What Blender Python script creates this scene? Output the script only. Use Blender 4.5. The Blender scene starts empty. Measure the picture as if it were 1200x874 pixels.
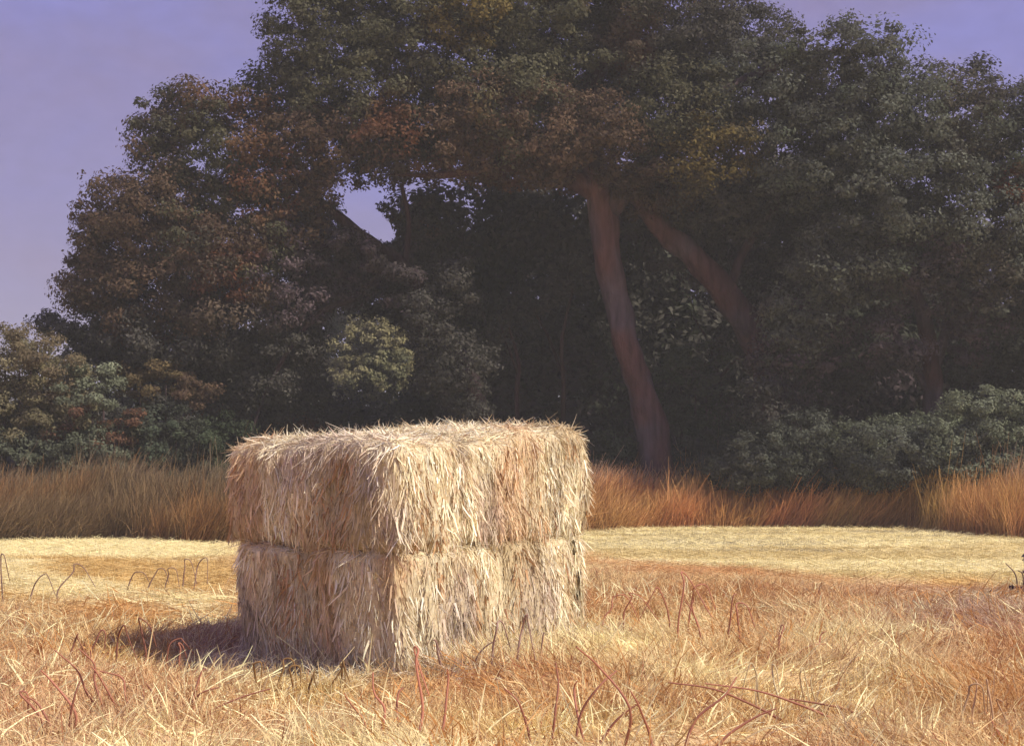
import bpy, math
import numpy as np

R = math.radians
rng = np.random.default_rng(11)
scene = bpy.context.scene
COL = scene.collection

# ------------------------------------------------------------------ camera
EYE = 2.2; F = 1648.0; HOR = 545.0          # eye height, focal length and horizon row of the 1200 px photo
cam = bpy.data.cameras.new('camera'); camo = bpy.data.objects.new('camera', cam); COL.objects.link(camo)
camo.location = (0, 0, EYE); camo.rotation_euler = (R(90), 0, 0)
cam.sensor_width = 36; cam.lens = 36 * F / 1200; cam.shift_y = (HOR - 437) / 1200 * -1 * -1
cam.clip_end = 5000; scene.camera = camo

def at(px, py, Y):                           # photo pixel at distance Y -> world point
    if Y > 44: Y += 4                        # the wood stands a few metres behind the bank
    return np.array([(px - 600) / F * Y, Y, EYE - (py - HOR) / F * Y])
def gnd(px, py):                             # photo pixel on the flat field -> (x, y)
    Y = EYE * F / (py - HOR); return np.array([(px - 600) / F * Y, Y])

# ------------------------------------------------------------------ light
SUN_EL = R(47); SUN_DIR = np.array([0.92, -0.39])           # horizontal direction towards the sun
SUN_DIR = SUN_DIR / np.linalg.norm(SUN_DIR)
to_sun = np.array([SUN_DIR[0] * math.cos(SUN_EL), SUN_DIR[1] * math.cos(SUN_EL), math.sin(SUN_EL)])
from mathutils import Vector
sun = bpy.data.lights.new('sun', 'SUN'); suno = bpy.data.objects.new('sun', sun); COL.objects.link(suno)
sun.energy = 5.0; sun.angle = R(1.2); sun.color = (1.0, 0.92, 0.78)
suno.rotation_euler = Vector(to_sun).to_track_quat('Z', 'Y').to_euler(); suno.location = (20, -10, 30)

world = bpy.data.worlds.new('World'); scene.world = world; world.use_nodes = True
nt = world.node_tree; nt.nodes.clear(); N = nt.nodes.new; L = nt.links.new
out = N('ShaderNodeOutputWorld')
sky = N('ShaderNodeTexSky'); sky.sky_type = 'NISHITA'; sky.sun_disc = False
sky.sun_elevation = SUN_EL; sky.sun_rotation = math.atan2(SUN_DIR[0], SUN_DIR[1])
bg1 = N('ShaderNodeBackground'); bg1.inputs[1].default_value = 0.05
tint = N('ShaderNodeMix'); tint.data_type = 'RGBA'; tint.blend_type = 'MULTIPLY'; tint.inputs[0].default_value = 1
tint.inputs[7].default_value = (0.22, 0.16, 0.22, 1)
L(sky.outputs[0], tint.inputs[6]); L(tint.outputs[2], bg1.inputs[0])
tc = N('ShaderNodeTexCoord'); mp = N('ShaderNodeMapping'); mp.inputs['Scale'].default_value = (5, 5, 8); mp.inputs['Rotation'].default_value = (0, R(30), 0)
L(tc.outputs['Generated'], mp.inputs[0])
n1 = N('ShaderNodeTexNoise'); n1.inputs['Scale'].default_value = 1.0; n1.inputs['Detail'].default_value = 6; n1.inputs['Distortion'].default_value = 0.8
L(mp.outputs[0], n1.inputs['Vector'])
rp = N('ShaderNodeValToRGB'); el = rp.color_ramp.elements
el[0].position = 0.28; el[0].color = (0.195, 0.152, 0.31, 1)
el[1].position = 0.72; el[1].color = (0.170, 0.168, 0.47, 1)
e = el.new(0.5); e.color = (0.180, 0.158, 0.37, 1)
L(n1.outputs[0], rp.inputs[0])
mp2 = N('ShaderNodeMapping'); mp2.inputs['Scale'].default_value = (60, 60, 110); mp2.inputs['Rotation'].default_value = (0, R(35), 0)
L(tc.outputs['Generated'], mp2.inputs[0])
n2 = N('ShaderNodeTexNoise'); n2.inputs['Scale'].default_value = 1; n2.inputs['Detail'].default_value = 3
L(mp2.outputs[0], n2.inputs['Vector'])
mr = N('ShaderNodeMapRange'); mr.inputs[1].default_value = 0.3; mr.inputs[2].default_value = 0.7; mr.inputs[3].default_value = 0.95; mr.inputs[4].default_value = 1.05
L(n2.outputs[0], mr.inputs[0])
# the sky is brighter overhead than low over the field
sx = N('ShaderNodeSeparateXYZ'); L(tc.outputs['Generated'], sx.inputs[0])
mz = N('ShaderNodeMapRange'); mz.inputs[1].default_value = 0.35; mz.inputs[2].default_value = 0.8; mz.inputs[3].default_value = 0.93; mz.inputs[4].default_value = 1.35
L(sx.outputs[2], mz.inputs[0])
mul = N('ShaderNodeMath'); mul.operation = 'MULTIPLY'; L(mr.outputs[0], mul.inputs[0]); L(mz.outputs[0], mul.inputs[1])
bg2 = N('ShaderNodeBackground'); L(rp.outputs[0], bg2.inputs[0]); L(mul.outputs[0], bg2.inputs[1])
add = N('ShaderNodeAddShader'); L(bg1.outputs[0], add.inputs[0]); L(bg2.outputs[0], add.inputs[1]); L(add.outputs[0], out.inputs[0])

scene.view_settings.view_transform = 'Standard'; scene.view_settings.look = 'None'
scene.view_settings.exposure = 0.35; scene.view_settings.gamma = 1
scene.view_settings.use_curve_mapping = False
scene.render.engine = 'CYCLES'; scene.cycles.max_bounces = 4; scene.cycles.diffuse_bounces = 3

# ------------------------------------------------------------------ numpy noise
_perm = np.random.default_rng(5).random(65536)
def vnoise(P, s=1.0, seed=0):
    P = np.asarray(P, float) * s + seed * 17.31
    if P.shape[1] == 2: P = np.c_[P, np.zeros(len(P))]
    i = np.floor(P).astype(np.int64); f = P - i; f = f * f * (3 - 2 * f)
    r = np.zeros(len(P))
    for a in (0, 1):
        for b in (0, 1):
            for c in (0, 1):
                h = ((i[:, 0] + a) * 73856093 ^ (i[:, 1] + b) * 19349663 ^ (i[:, 2] + c) * 83492791) & 65535
                w = (f[:, 0] if a else 1 - f[:, 0]) * (f[:, 1] if b else 1 - f[:, 1]) * (f[:, 2] if c else 1 - f[:, 2])
                r += _perm[h] * w
    return r
def fbm(P, s=1.0, o=4, seed=0):
    t = 0; a = 1; n = 0
    for k in range(o):
        t = t + a * vnoise(P, s * 2 ** k, seed + k * 3); n += a; a *= .5
    return t / n
def ss(a, b, x):
    t = np.clip((x - a) / (b - a), 0, 1); return t * t * (3 - 2 * t)

# ------------------------------------------------------------------ helpers
def mesh_np(name, V, Fq, mat, parent=None, colors=None, tris=False, smooth=False):
    me = bpy.data.meshes.new(name); k = 3 if tris else 4
    V = np.asarray(V, np.float32); Fq = np.asarray(Fq, np.int32)
    me.vertices.add(len(V)); me.vertices.foreach_set('co', V.ravel())
    me.loops.add(len(Fq) * k); me.loops.foreach_set('vertex_index', Fq.ravel())
    me.polygons.add(len(Fq)); me.polygons.foreach_set('loop_start', np.arange(0, len(Fq) * k, k, dtype=np.int32))
    me.update(calc_edges=True)
    if smooth: me.polygons.foreach_set('use_smooth', np.ones(len(Fq), bool))
    if colors is not None:
        at_ = me.color_attributes.new('tint', 'FLOAT_COLOR', 'POINT')
        at_.data.foreach_set('color', np.c_[np.clip(colors, 0, 1), np.ones(len(V))].astype(np.float32).ravel())
    me.materials.append(mat); me.validate()
    o = bpy.data.objects.new(name, me); COL.objects.link(o)
    if parent is not None: o.parent = parent
    return o
def localise(o, origin):
    """move a mesh whose vertices are in world space so that they are relative to its parent's origin"""
    n = len(o.data.vertices); a = np.empty(n * 3, np.float32); o.data.vertices.foreach_get('co', a)
    a = a.reshape(-1, 3) - np.asarray(origin, np.float32); o.data.vertices.foreach_set('co', a.ravel()); o.data.update()
def thing(name, label, cat, loc, group=None):
    o = bpy.data.objects.new(name, None); COL.objects.link(o); o.location = tuple(float(v) for v in loc)
    o.empty_display_size = .3
    o['label'] = label; o['category'] = cat
    if group: o['group'] = group
    return o
def part(t, name, V, Fq, mat, **k):
    o = mesh_np(name, V, Fq, mat, t if isinstance(t, bpy.types.Object) else None, **k)
    root = t
    org = np.zeros(3)
    while root is not None: org = org + np.array(root.location); root = root.parent
    localise(o, org); return o

def material(name, attr=True, base=(.5, .5, .5), rough=.8, spec=.2, nscale=3.0, namt=.3, bump=0.0, stretch=(1, 1, 1), transl=0.0, bscale=None):
    m = bpy.data.materials.new(name); m.use_nodes = True; t = m.node_tree; b = t.nodes['Principled BSDF']
    b.inputs['Roughness'].default_value = rough; b.inputs['Specular IOR Level'].default_value = spec
    co = t.nodes.new('ShaderNodeTexCoord'); mp = t.nodes.new('ShaderNodeMapping'); mp.inputs['Scale'].default_value = stretch
    t.links.new(co.outputs['Object'], mp.inputs[0])
    nz = t.nodes.new('ShaderNodeTexNoise'); nz.inputs['Scale'].default_value = nscale; nz.inputs['Detail'].default_value = 5
    t.links.new(mp.outputs[0], nz.inputs['Vector'])
    mr = t.nodes.new('ShaderNodeMapRange'); mr.inputs[1].default_value = .25; mr.inputs[2].default_value = .75
    mr.inputs[3].default_value = 1 - namt; mr.inputs[4].default_value = 1 + namt
    t.links.new(nz.outputs[0], mr.inputs[0])
    vm = t.nodes.new('ShaderNodeVectorMath'); vm.operation = 'SCALE'; t.links.new(mr.outputs[0], vm.inputs['Scale'])
    if attr:
        a = t.nodes.new('ShaderNodeAttribute'); a.attribute_name = 'tint'; t.links.new(a.outputs['Color'], vm.inputs[0])
    else: vm.inputs[0].default_value = base
    t.links.new(vm.outputs[0], b.inputs['Base Color'])
    if bump:
        bp = t.nodes.new('ShaderNodeBump'); bp.inputs['Strength'].default_value = 1; bp.inputs['Distance'].default_value = bump
        n3 = t.nodes.new('ShaderNodeTexNoise'); n3.inputs['Scale'].default_value = bscale or nscale * 3; n3.inputs['Detail'].default_value = 6
        t.links.new(mp.outputs[0], n3.inputs['Vector']); t.links.new(n3.outputs[0], bp.inputs['Height']); t.links.new(bp.outputs[0], b.inputs['Normal'])
    if transl:
        tr = t.nodes.new('ShaderNodeBsdfTranslucent'); t.links.new(vm.outputs[0], tr.inputs[0])
        mx = t.nodes.new('ShaderNodeMixShader'); mx.inputs[0].default_value = transl
        t.links.new(b.outputs[0], mx.inputs[1]); t.links.new(tr.outputs[0], mx.inputs[2])
        t.links.new(mx.outputs[0], t.nodes['Material Output'].inputs[0])
    return m
M_LEAF = material('leaves', rough=.9, spec=.04, nscale=1.2, namt=.3, transl=.35)
M_BARK = material('bark', rough=.9, spec=.1, nscale=1.5, namt=.45, bump=.08, stretch=(3, 3, .5))
M_STRAW = material('straw', rough=.7, spec=.2, nscale=2, namt=.15, transl=.25)
M_HAY = material('hanging_straw', rough=.8, spec=.12, nscale=3, namt=.2, transl=.06)
M_BALE = material('baled_straw', rough=.9, spec=.1, nscale=5, namt=.25, bump=.04, stretch=(6, 6, .8), bscale=8)
M_GROUND = material('field_soil', rough=.95, spec=.05, nscale=3, namt=.25, bump=.05, stretch=(1, 2.5, 1))
M_GRASS = material('dry_grass', rough=.8, spec=.15, nscale=.5, namt=.2, transl=.15)

# ------------------------------------------------------------------ the lie of the land
_ex = np.array([-400, 0, 120, 250, 600, 760, 900, 1060, 1180, 1250, 1700]); _ey = np.array([636, 632, 630, 634, 625, 617, 617, 619, 629, 632, 640])
def edge_Y(x, Y):                            # where the stubble ends and the bank begins
    px = 600 + F * x / Y
    return EYE * F / (np.interp(px, _ex, _ey) - HOR)
def height(x, y):
    e = edge_Y(x, np.maximum(y, 5)); d = y - e
    P = np.c_[x, y]
    h = (fbm(P, .35, 3) - .5) * .10 * ss(8, 12, y) * (1 - ss(-2, 2, d) * .3)
    h = h + (fbm(P, .8, 3, 15) - .5) * .34 * ss(27, 20, y) * ss(8, 10, y)
    h = h - .16 * np.exp(-((d + .1) / .55) ** 2)                     # furrow along the field edge
    h = h + 1.0 * ss(.2, 5.5, d) + .6 * ss(8, 60, d)
    h = h + .10 * np.exp(-((y - 33 - .35 * x) / 5) ** 2) * (vnoise(P * [1, 6], .3, 4))      # low windrows of straw
    return h

# colours of what covers the ground, with some shade painted in, laid out on the field in metres (patches given by where they lie)
CREAM = np.array([.84, .74, .42]); PALE = np.array([.72, .59, .29]); OCHRE = np.array([.56, .34, .10]); PINK = np.array([.66, .43, .25])
RUST = np.array([.54, .27, .09]); GOLD = np.array([.72, .54, .18]); MAUVE = np.array([.34, .23, .21]); TAN = np.array([.62, .47, .23])
SIENNA = np.array([.30, .13, .045]); GREYTAN = np.array([.26, .20, .13])
def blend(c, k, w): return c * (1 - w[:, None]) + k * w[:, None]
def blob(px, py, cx, cy, rx, ry): return np.exp(-(((px - cx) / rx) ** 2 + ((py - cy) / ry) ** 2))
def cover_colour(x, y):
    P = np.c_[x, y]
    px = 600 + F * x / y + (fbm(P, .5, 3, 7) - .5) * 90; py = HOR + F * EYE / y + (fbm(P * [.35, 1], .5, 3, 9) - .5) * 26
    c = np.tile(PINK * .55 + TAN * .45, (len(x), 1))
    n = fbm(P * [.6, 1], .55, 4, 21)
    c = blend(c, CREAM, ss(.47, .60, n) * .85)
    c = blend(c, RUST, ss(.5, .62, fbm(P * [.5, 1], .6, 4, 33)) * .55)
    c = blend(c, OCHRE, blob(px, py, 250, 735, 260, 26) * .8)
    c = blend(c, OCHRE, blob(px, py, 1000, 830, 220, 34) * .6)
    c = blend(c, GOLD, np.clip(blob(px, py, 370, 806, 120, 20) + blob(px, py, 170, 772, 110, 14) + blob(px, py, 640, 850, 120, 22) * .6, 0, 1))
    c = blend(c, RUST, blob(px, py, 800, 700, 230, 26) * .8)
    c = blend(c, RUST, blob(px, py, 1180, 800, 70, 60) * .6)
    c = blend(c, MAUVE * 1.2, np.clip(blob(px, py, 1150, 720, 120, 34) * .6 + blob(px, py, 250, 770, 60, 40) * .75 + blob(px, py, 420, 800, 90, 22) * .4, 0, 1))  # mauve tint at right; the two patches by the stack paint its shadow
    c = blend(c, CREAM, np.clip(blob(px, py, 700, 765, 150, 22) * .8 + blob(px, py, 1010, 760, 90, 36) * .5, 0, 1))
    c = blend(c, PINK * .9, blob(px, py, 60, 800, 140, 60) * .5)
    # left: pale swaths
    lf = (1 - ss(255, 330, px))
    c = blend(c, OCHRE * .6 + PALE * .4, lf * ss(716, 690, py) )
    c = blend(c, CREAM * .95, lf * ss(16, 8, np.abs(py - 700 + (px - 150) * -.16)) * .8)
    c = blend(c, CREAM, lf * ss(667, 655, py))
    # right: bright cut strip at the far side
    low = np.interp(px, [500, 690, 850, 1000, 1200, 1500], [652, 656, 668, 684, 696, 705])
    rt = ss(300, 420, px)
    strip = rt * ss(3, -7, py - low)
    c = blend(c, PALE * .92, strip)
    c = blend(c, CREAM, strip * ss(.35, .6, vnoise(P * [.12, 1.3], 1, 3)))
    c = blend(c, np.array([.36, .30, .19]), strip * ss(.62, .75, vnoise(P * [.10, 1.7], 1, 8)) * .7)
    c = blend(c, OCHRE * 1.15, blob(px, py, 1130, 688, 60, 9) * .7)
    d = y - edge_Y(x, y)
    c = blend(c, np.array([.16, .075, .03]), ss(-.9, -.2, d) * .85)  # dark furrow soil, with the furrow's shadow put into the colour
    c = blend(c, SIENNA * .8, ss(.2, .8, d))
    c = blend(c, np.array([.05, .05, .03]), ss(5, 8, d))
    return c

def axis(lo, fine_lo, fine_hi, hi, step, n):
    a = fine_lo - np.geomspace(step, fine_lo - lo, n)[::-1]; b = np.arange(fine_lo, fine_hi, step); c = fine_hi + np.geomspace(step, hi - fine_hi, n)
    return np.r_[a, b, c]
gx = axis(-2500, -26, 26, 2500, .16, 40); gy = axis(-1500, 6, 62, 3000, .16, 40)
X, Y = np.meshgrid(gx, gy); X = X.ravel(); Y = Y.ravel()
Z = height(X, Y); far = ss(70, 110, np.hypot(X, Y)); Z = Z * (1 - far) + 1.5 * far * (Y > 40)
Z = np.where(Y < 6, Z * 0, Z)
nx, ny = len(gx), len(gy); ii = (np.arange(ny - 1)[:, None] * nx + np.arange(nx - 1)[None]).ravel()
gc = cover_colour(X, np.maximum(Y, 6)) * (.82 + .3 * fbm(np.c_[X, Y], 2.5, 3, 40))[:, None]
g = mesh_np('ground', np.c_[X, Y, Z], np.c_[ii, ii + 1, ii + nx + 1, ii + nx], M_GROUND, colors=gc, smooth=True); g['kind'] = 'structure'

# ------------------------------------------------------------------ ribbons (straw, grass)
def ribbons(base, dirv, length, width, sag, colr, segs=3, jitter=.08, tipfade=1.0):
    """curved tapered ribbons; base (n,3), dirv unit (n,3), sag bends them towards the ground"""
    n = len(base); side = np.cross(dirv, rng.normal(size=(n, 3))); side /= np.linalg.norm(side, axis=1)[:, None] + 1e-9
    # bias the broad side outwards and towards the light
    V = np.empty((n, segs + 1, 2, 3)); C = np.empty((n, segs + 1, 2, 3))
    bend = rng.normal(size=(n, 3)) * jitter
    for k in range(segs + 1):
        t = k / segs
        p = base + dirv * (length * t)[:, None] + bend * (length * t * t)[:, None]
        p[:, 2] -= sag * length * t * t
        w = width * (1 - .75 * t * tipfade) * .5
        V[:, k, 0] = p - side * w[:, None]; V[:, k, 1] = p + side * w[:, None]
        C[:, k, 0] = C[:, k, 1] = colr * (.9 + .18 * t)
    b = (np.arange(n) * (segs + 1) * 2)[:, None] + (np.arange(segs) * 2)[None]
    b = b.ravel(); Fq = np.c_[b, b + 1, b + 3, b + 2]
    return V.reshape(-1, 3), Fq, C.reshape(-1, 3)
def merge(lst):
    V = []; Fq = []; C = []; o = 0
    for v, f, c in lst: V.append(v); Fq.append(f + o); C.append(c); o += len(v)
    return np.concatenate(V), np.concatenate(Fq), np.concatenate(C)
def unit(a): return a / (np.linalg.norm(a, axis=1)[:, None] + 1e-9)

# ------------------------------------------------------------------ straw bales
Cn = np.array([-1.12, 14.35]); Rt = np.array([.98, 18.5]); Lf = np.array([-3.12, 16.3]); Bk = Rt + Lf - Cn
def in_stack(x, y, m=0.0):
    u = (Rt - Cn); v = (Lf - Cn); d = np.c_[x, y] - Cn
    det = u[0] * v[1] - u[1] * v[0]
    a = (d[:, 0] * v[1] - d[:, 1] * v[0]) / det; b = (u[0] * d[:, 1] - u[1] * d[:, 0]) / det
    return (a > -m) & (a < 1 + m) & (b > -m) & (b < 1 + m)
def bale_mesh(z0, z1, grow, lean, round_, seed, top_slope=0.0):
    nu, nv, nw = 110, 66, 34
    pts = []; faces = []; off = 0
    def grid(fn, a, b):
        nonlocal off
        A, B = np.meshgrid(np.linspace(0, 1, a), np.linspace(0, 1, b)); A = A.ravel(); B = B.ravel()
        pts.append(fn(A, B)); i = (np.arange(b - 1)[:, None] * a + np.arange(a - 1)[None]).ravel()
        faces.append(np.c_[i, i + 1, i + a + 1, i + a] + off); off += len(A)
    o = lambda A: A * 0
    grid(lambda A, B: np.c_[A, o(A), B], nu, nw)          # right face: along C->R
    grid(lambda A, B: np.c_[o(A), 1 - A, B], nv, nw)      # left face: along L->C
    grid(lambda A, B: np.c_[1 - A, o(A) + 1, B], nu, nw)
    grid(lambda A, B: np.c_[o(A) + 1, A, B], nv, nw)
    grid(lambda A, B: np.c_[A, B, o(A) + 1], nu, nv)
    grid(lambda A, B: np.c_[1 - A, B, o(A)], nu, nv)
    q = np.concatenate(pts); Fq = np.concatenate(faces)
    # round the corners: pull the unit box towards a rounded box, in metres
    dim = np.array([4.41, 2.62, z1 - z0]); c = (q - .5) * dim
    r = np.array([round_, round_, round_]); inner = dim / 2 - r
    core = np.clip(c, -inner, inner); d = c - core; l = np.linalg.norm(d, axis=1); k = l > 1e-6
    lim = np.full(len(c), round_); nrm = np.zeros_like(c); nrm[k] = d[k] / l[k][:, None]
    c2 = np.where(k[:, None], core + nrm * lim[:, None], c)
    s = c2 / dim + .5
    u = s[:, 0]; v = s[:, 1]; w = s[:, 2]
    uh = (Rt - Cn) / 4.41; vh = (Lf - Cn) / 2.62
    xy = Cn + u[:, None] * (Rt - Cn) + v[:, None] * (Lf - Cn)
    nw_ = nrm[:, 0][:, None] * np.r_[uh, 0] + nrm[:, 1][:, None] * np.r_[vh, 0] + nrm[:, 2][:, None] * np.array([0, 0, 1])
    nw_ = unit(nw_)
    P = np.c_[xy, z0 + w * (z1 - z0) + top_slope * (u - .3) * w]
    # vertical hanging ridges and soft lumps
    ang = u * 4.41 + v * 2.62 * 1.7
    ridge = vnoise(np.c_[ang * 3.2, w * .9, v * 2 + seed], 1, seed) - .5
    fine = vnoise(np.c_[P[:, 0] * 11, P[:, 1] * 11, P[:, 2] * 2.2], 1, seed + 2) - .5
    lump = fbm(P, 1.5, 3, seed + 5) - .5
    bulge = np.sin(np.clip(w, 0, 1) * math.pi) ** .6
    side = 1 - np.abs(nw_[:, 2])
    tuft = vnoise(np.c_[ang * 1.9, w * 1.2, v * 1.5 + seed * 2], 1, seed + 9) - .5
    disp = side * (ridge * .15 + tuft * .15 + grow * bulge + .08 * lump) + fine * .07 + lump * .22 * (1 - side)
    P = P + nw_ * disp[:, None]
    P[:, :2] += np.array(lean) * w[:, None]
    P[:, 0] -= .08 * (z0 > .5) * (1 - u)
    return P, Fq
def face_normals(P, Fq):
    a = P[Fq[:, 0]]; b = P[Fq[:, 1]]; c = P[Fq[:, 2]]; d = P[Fq[:, 3]]
    n = np.cross(c - a, d - b); ar = np.linalg.norm(n, axis=1) / 2; return unit(n), ar
def straw_pal(n, P, seed):
    k = rng.random(n); c = np.tile(np.array([.70, .60, .37]), (n, 1))
    c[k < .5] = [.82, .75, .50]; c[k < .2] = [.86, .82, .62]; c[k > .80] = [.58, .45, .28]; c[k > .965] = [.40, .22, .12]
    gl = vnoise(np.c_[P[:, 0] * 3.1 + P[:, 1] * 1.7, P[:, 2] * .9 + seed, P[:, 1] * .3], 1, seed + 71)
    c = c * [1.03, 1.02, 1.08] * (.74 + .40 * ss(.25, .65, gl))[:, None]; c = blend(c, np.array([.62, .47, .26]), ss(.45, .2, gl) * .5)
    w = ss(.60, .72, fbm(P * [1, 1, .45], 1.3, 3, seed + 11)); c = blend(c, np.array([.58, .33, .17]), w * .55)
    w = ss(.50, .66, fbm(P * [1, 1, .6], 1.0, 3, seed + 31)); c = blend(c, np.array([.50, .39, .34]), w * .55)
    return c * (.85 + .3 * rng.random(n))[:, None]
def make_bale(label, z0, z1, grow, lean, round_, seed, slope, nst, fringe):
    t = thing('straw_bale', label, 'straw bale', (-1.0, 17.6, z0), 'straw bales of the stack')
    P, Fq = bale_mesh(z0, z1, grow, lean, round_, seed, slope)
    nrm, ar = face_normals(P, Fq); cen = P[Fq].mean(1); mid = P.mean(0)
    flip = ((cen - mid) * nrm).sum(1) < 0; nrm[flip] *= -1; Fq[flip] = Fq[flip][:, ::-1]
    c = straw_pal(len(P), P, seed) * .35 + np.array([.60, .48, .28]) * .6
    part(t, 'packed_straw', P, Fq, M_BALE, colors=c, smooth=True)
    # straws hanging over the surface
    vis = (nrm[:, 2] > -.5)
    pr = ar * vis; pr /= pr.sum(); f = rng.choice(len(Fq), nst, p=pr)
    a, b = rng.random((2, nst)); q = P[Fq[f]]
    p = q[:, 0] * ((1 - a) * (1 - b))[:, None] + q[:, 1] * (a * (1 - b))[:, None] + q[:, 2] * (a * b)[:, None] + q[:, 3] * ((1 - a) * b)[:, None]
    n = nrm[f]
    down = np.array([0, 0, -1.0]) - n * (-n[:, 2])[:, None]
    flat = unit(rng.normal(size=(nst, 3)) * [1, 1, .2])
    topish = ss(.45, .85, n[:, 2])[:, None]
    swirl = np.c_[vnoise(p, 2.2, seed + 50) - .5, vnoise(p, 2.2, seed + 51) - .5, np.zeros(nst)] * .7
    d = unit(down * (1 - topish) + flat * topish + rng.normal(size=(nst, 3)) * .24 + swirl + n * rng.uniform(-.05, .06, nst)[:, None])
    ln = rng.uniform(.06, .21, nst) * np.where(rng.random(nst) < .12, 1.5, 1)
    z_room = np.maximum(p[:, 2] - z0 + .03, .04); ln = np.minimum(ln, np.where(d[:, 2] < -.3, z_room / np.maximum(-d[:, 2], .3), 9))
    A = ribbons(p + n * .004, d, ln, rng.uniform(.006, .016, nst), .05, straw_pal(nst, p, seed), 3, .12)
    lst = [A]
    # broad pale wisps and rusty flakes lying over the sides
    k = rng.choice(np.where(n[:, 2] < .3)[0], 3200); cw = straw_pal(3200, p[k], seed) * 1.12; m = fbm(p[k] * [1, 1, .5], 2.0, 2, seed + 90) > .64
    cw[m] = np.array([.58, .36, .19]) * rng.uniform(.8, 1.15, m.sum())[:, None]
    lw = np.minimum(rng.uniform(.10, .24, 3200), np.where(d[k][:, 2] < -.3, z_room[k] / np.maximum(-d[k][:, 2], .3), 9))
    lst.append(ribbons(p[k] + n[k] * .008, d[k], lw, rng.uniform(.018, .036, 3200), .02, cw, 3, .10))
    if fringe:                               # loose ends standing up along the top
        m = np.where(nrm[:, 2] > .35)[0]; f = rng.choice(m, fringe); p = cen[f] + rng.normal(size=(fringe, 3)) * .02
        d = unit(nrm[f] * .6 + rng.normal(size=(fringe, 3)) * .75 + [0, 0, .35]); ln = rng.uniform(.03, .13, fringe)
        lst.append(ribbons(p, d, ln, rng.uniform(.005, .012, fringe), .35, straw_pal(fringe, p, seed) * 1.05, 3, .35))
    V, FF, CC = merge(lst)
    o = part(t, 'loose_straw', V, FF, M_HAY, colors=CC); o['kind'] = 'stuff'
    return t
make_bale('lower pale straw bale of the two, resting on the stubble and carrying the other one', 0.0, 1.31, .03, (-.10, .0), .09, 3, 0.0, 30000, 0)
make_bale('upper pale straw bale with a shaggy sunlit top, stacked on the lower one', 1.275, 2.53, .06, (-.04, 0), .16, 8, .26, 36000, 3600)

# ------------------------------------------------------------------ trees
def tube(path, rad, sides=18, knob=.15, seed=0, sub=6):
    """a bark-covered limb along a smooth path"""
    path = np.asarray(path, float); rad = np.asarray(rad, float); n = len(path)
    T = np.linspace(0, n - 1, (n - 1) * sub + 1); pp = []
    ext = np.vstack([2 * path[0] - path[1], path, 2 * path[-1] - path[-2]])
    for t in T:
        i = min(int(t), n - 2); f = t - i; a, b, c, d = ext[i], ext[i + 1], ext[i + 2], ext[i + 3]
        pp.append(.5 * ((2 * b) + (-a + c) * f + (2 * a - 5 * b + 4 * c - d) * f * f + (-a + 3 * b - 3 * c + d) * f ** 3))
    pp = np.array(pp); rr = np.interp(T, np.arange(n), rad)
    pp += (np.c_[vnoise(np.c_[T, T * 0], 1.5, seed), vnoise(np.c_[T, T * 0], 1.5, seed + 1), vnoise(np.c_[T, T * 0], 1.5, seed + 2)] - .5) * (rr * .5)[:, None] * (T > 0)[:, None]
    tan = unit(np.gradient(pp, axis=0)); ref = np.array([0, 1.0, 0.05]); s = unit(np.cross(tan, ref)); u = np.cross(s, tan)
    a = np.linspace(0, 2 * math.pi, sides, endpoint=False)
    ring = (np.cos(a)[None, :, None] * s[:, None] + np.sin(a)[None, :, None] * u[:, None])
    V = pp[:, None] + ring * rr[:, None, None]
    V = V.reshape(-1, 3); nn = ring.reshape(-1, 3)
    V += nn * ((fbm(V * [1, 1, .35], 2.6, 4, seed) - .5) * 2 * knob)[:, None] * np.repeat(rr, sides)[:, None] * 3
    m = len(pp); i = np.arange(m - 1)[:, None] * sides; j = np.arange(sides)[None]; k = (j + 1) % sides
    Fq = np.stack([i + j, i + k, i + k + sides, i + j + sides], -1).reshape(-1, 4)
    return V, Fq, pp, rr
BARK_RED = np.array([.115, .058, .056]); BARK_MAUVE = np.array([.105, .078, .092]); BARK_DARK = np.array([.05, .032, .035])
def limb(t, name, pts, rad, col, seed=0, label=None, col2=None):
    V, Fq, pp, rr = tube(pts, rad, seed=seed)
    w = ss(.42, .6, fbm(V, .5, 3, seed + 60))[:, None]
    c = col * (1 - w) + (col2 if col2 is not None else col * .6) * w
    o = part(t, name, V, Fq, M_BARK, colors=c, smooth=True)
    return o

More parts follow.
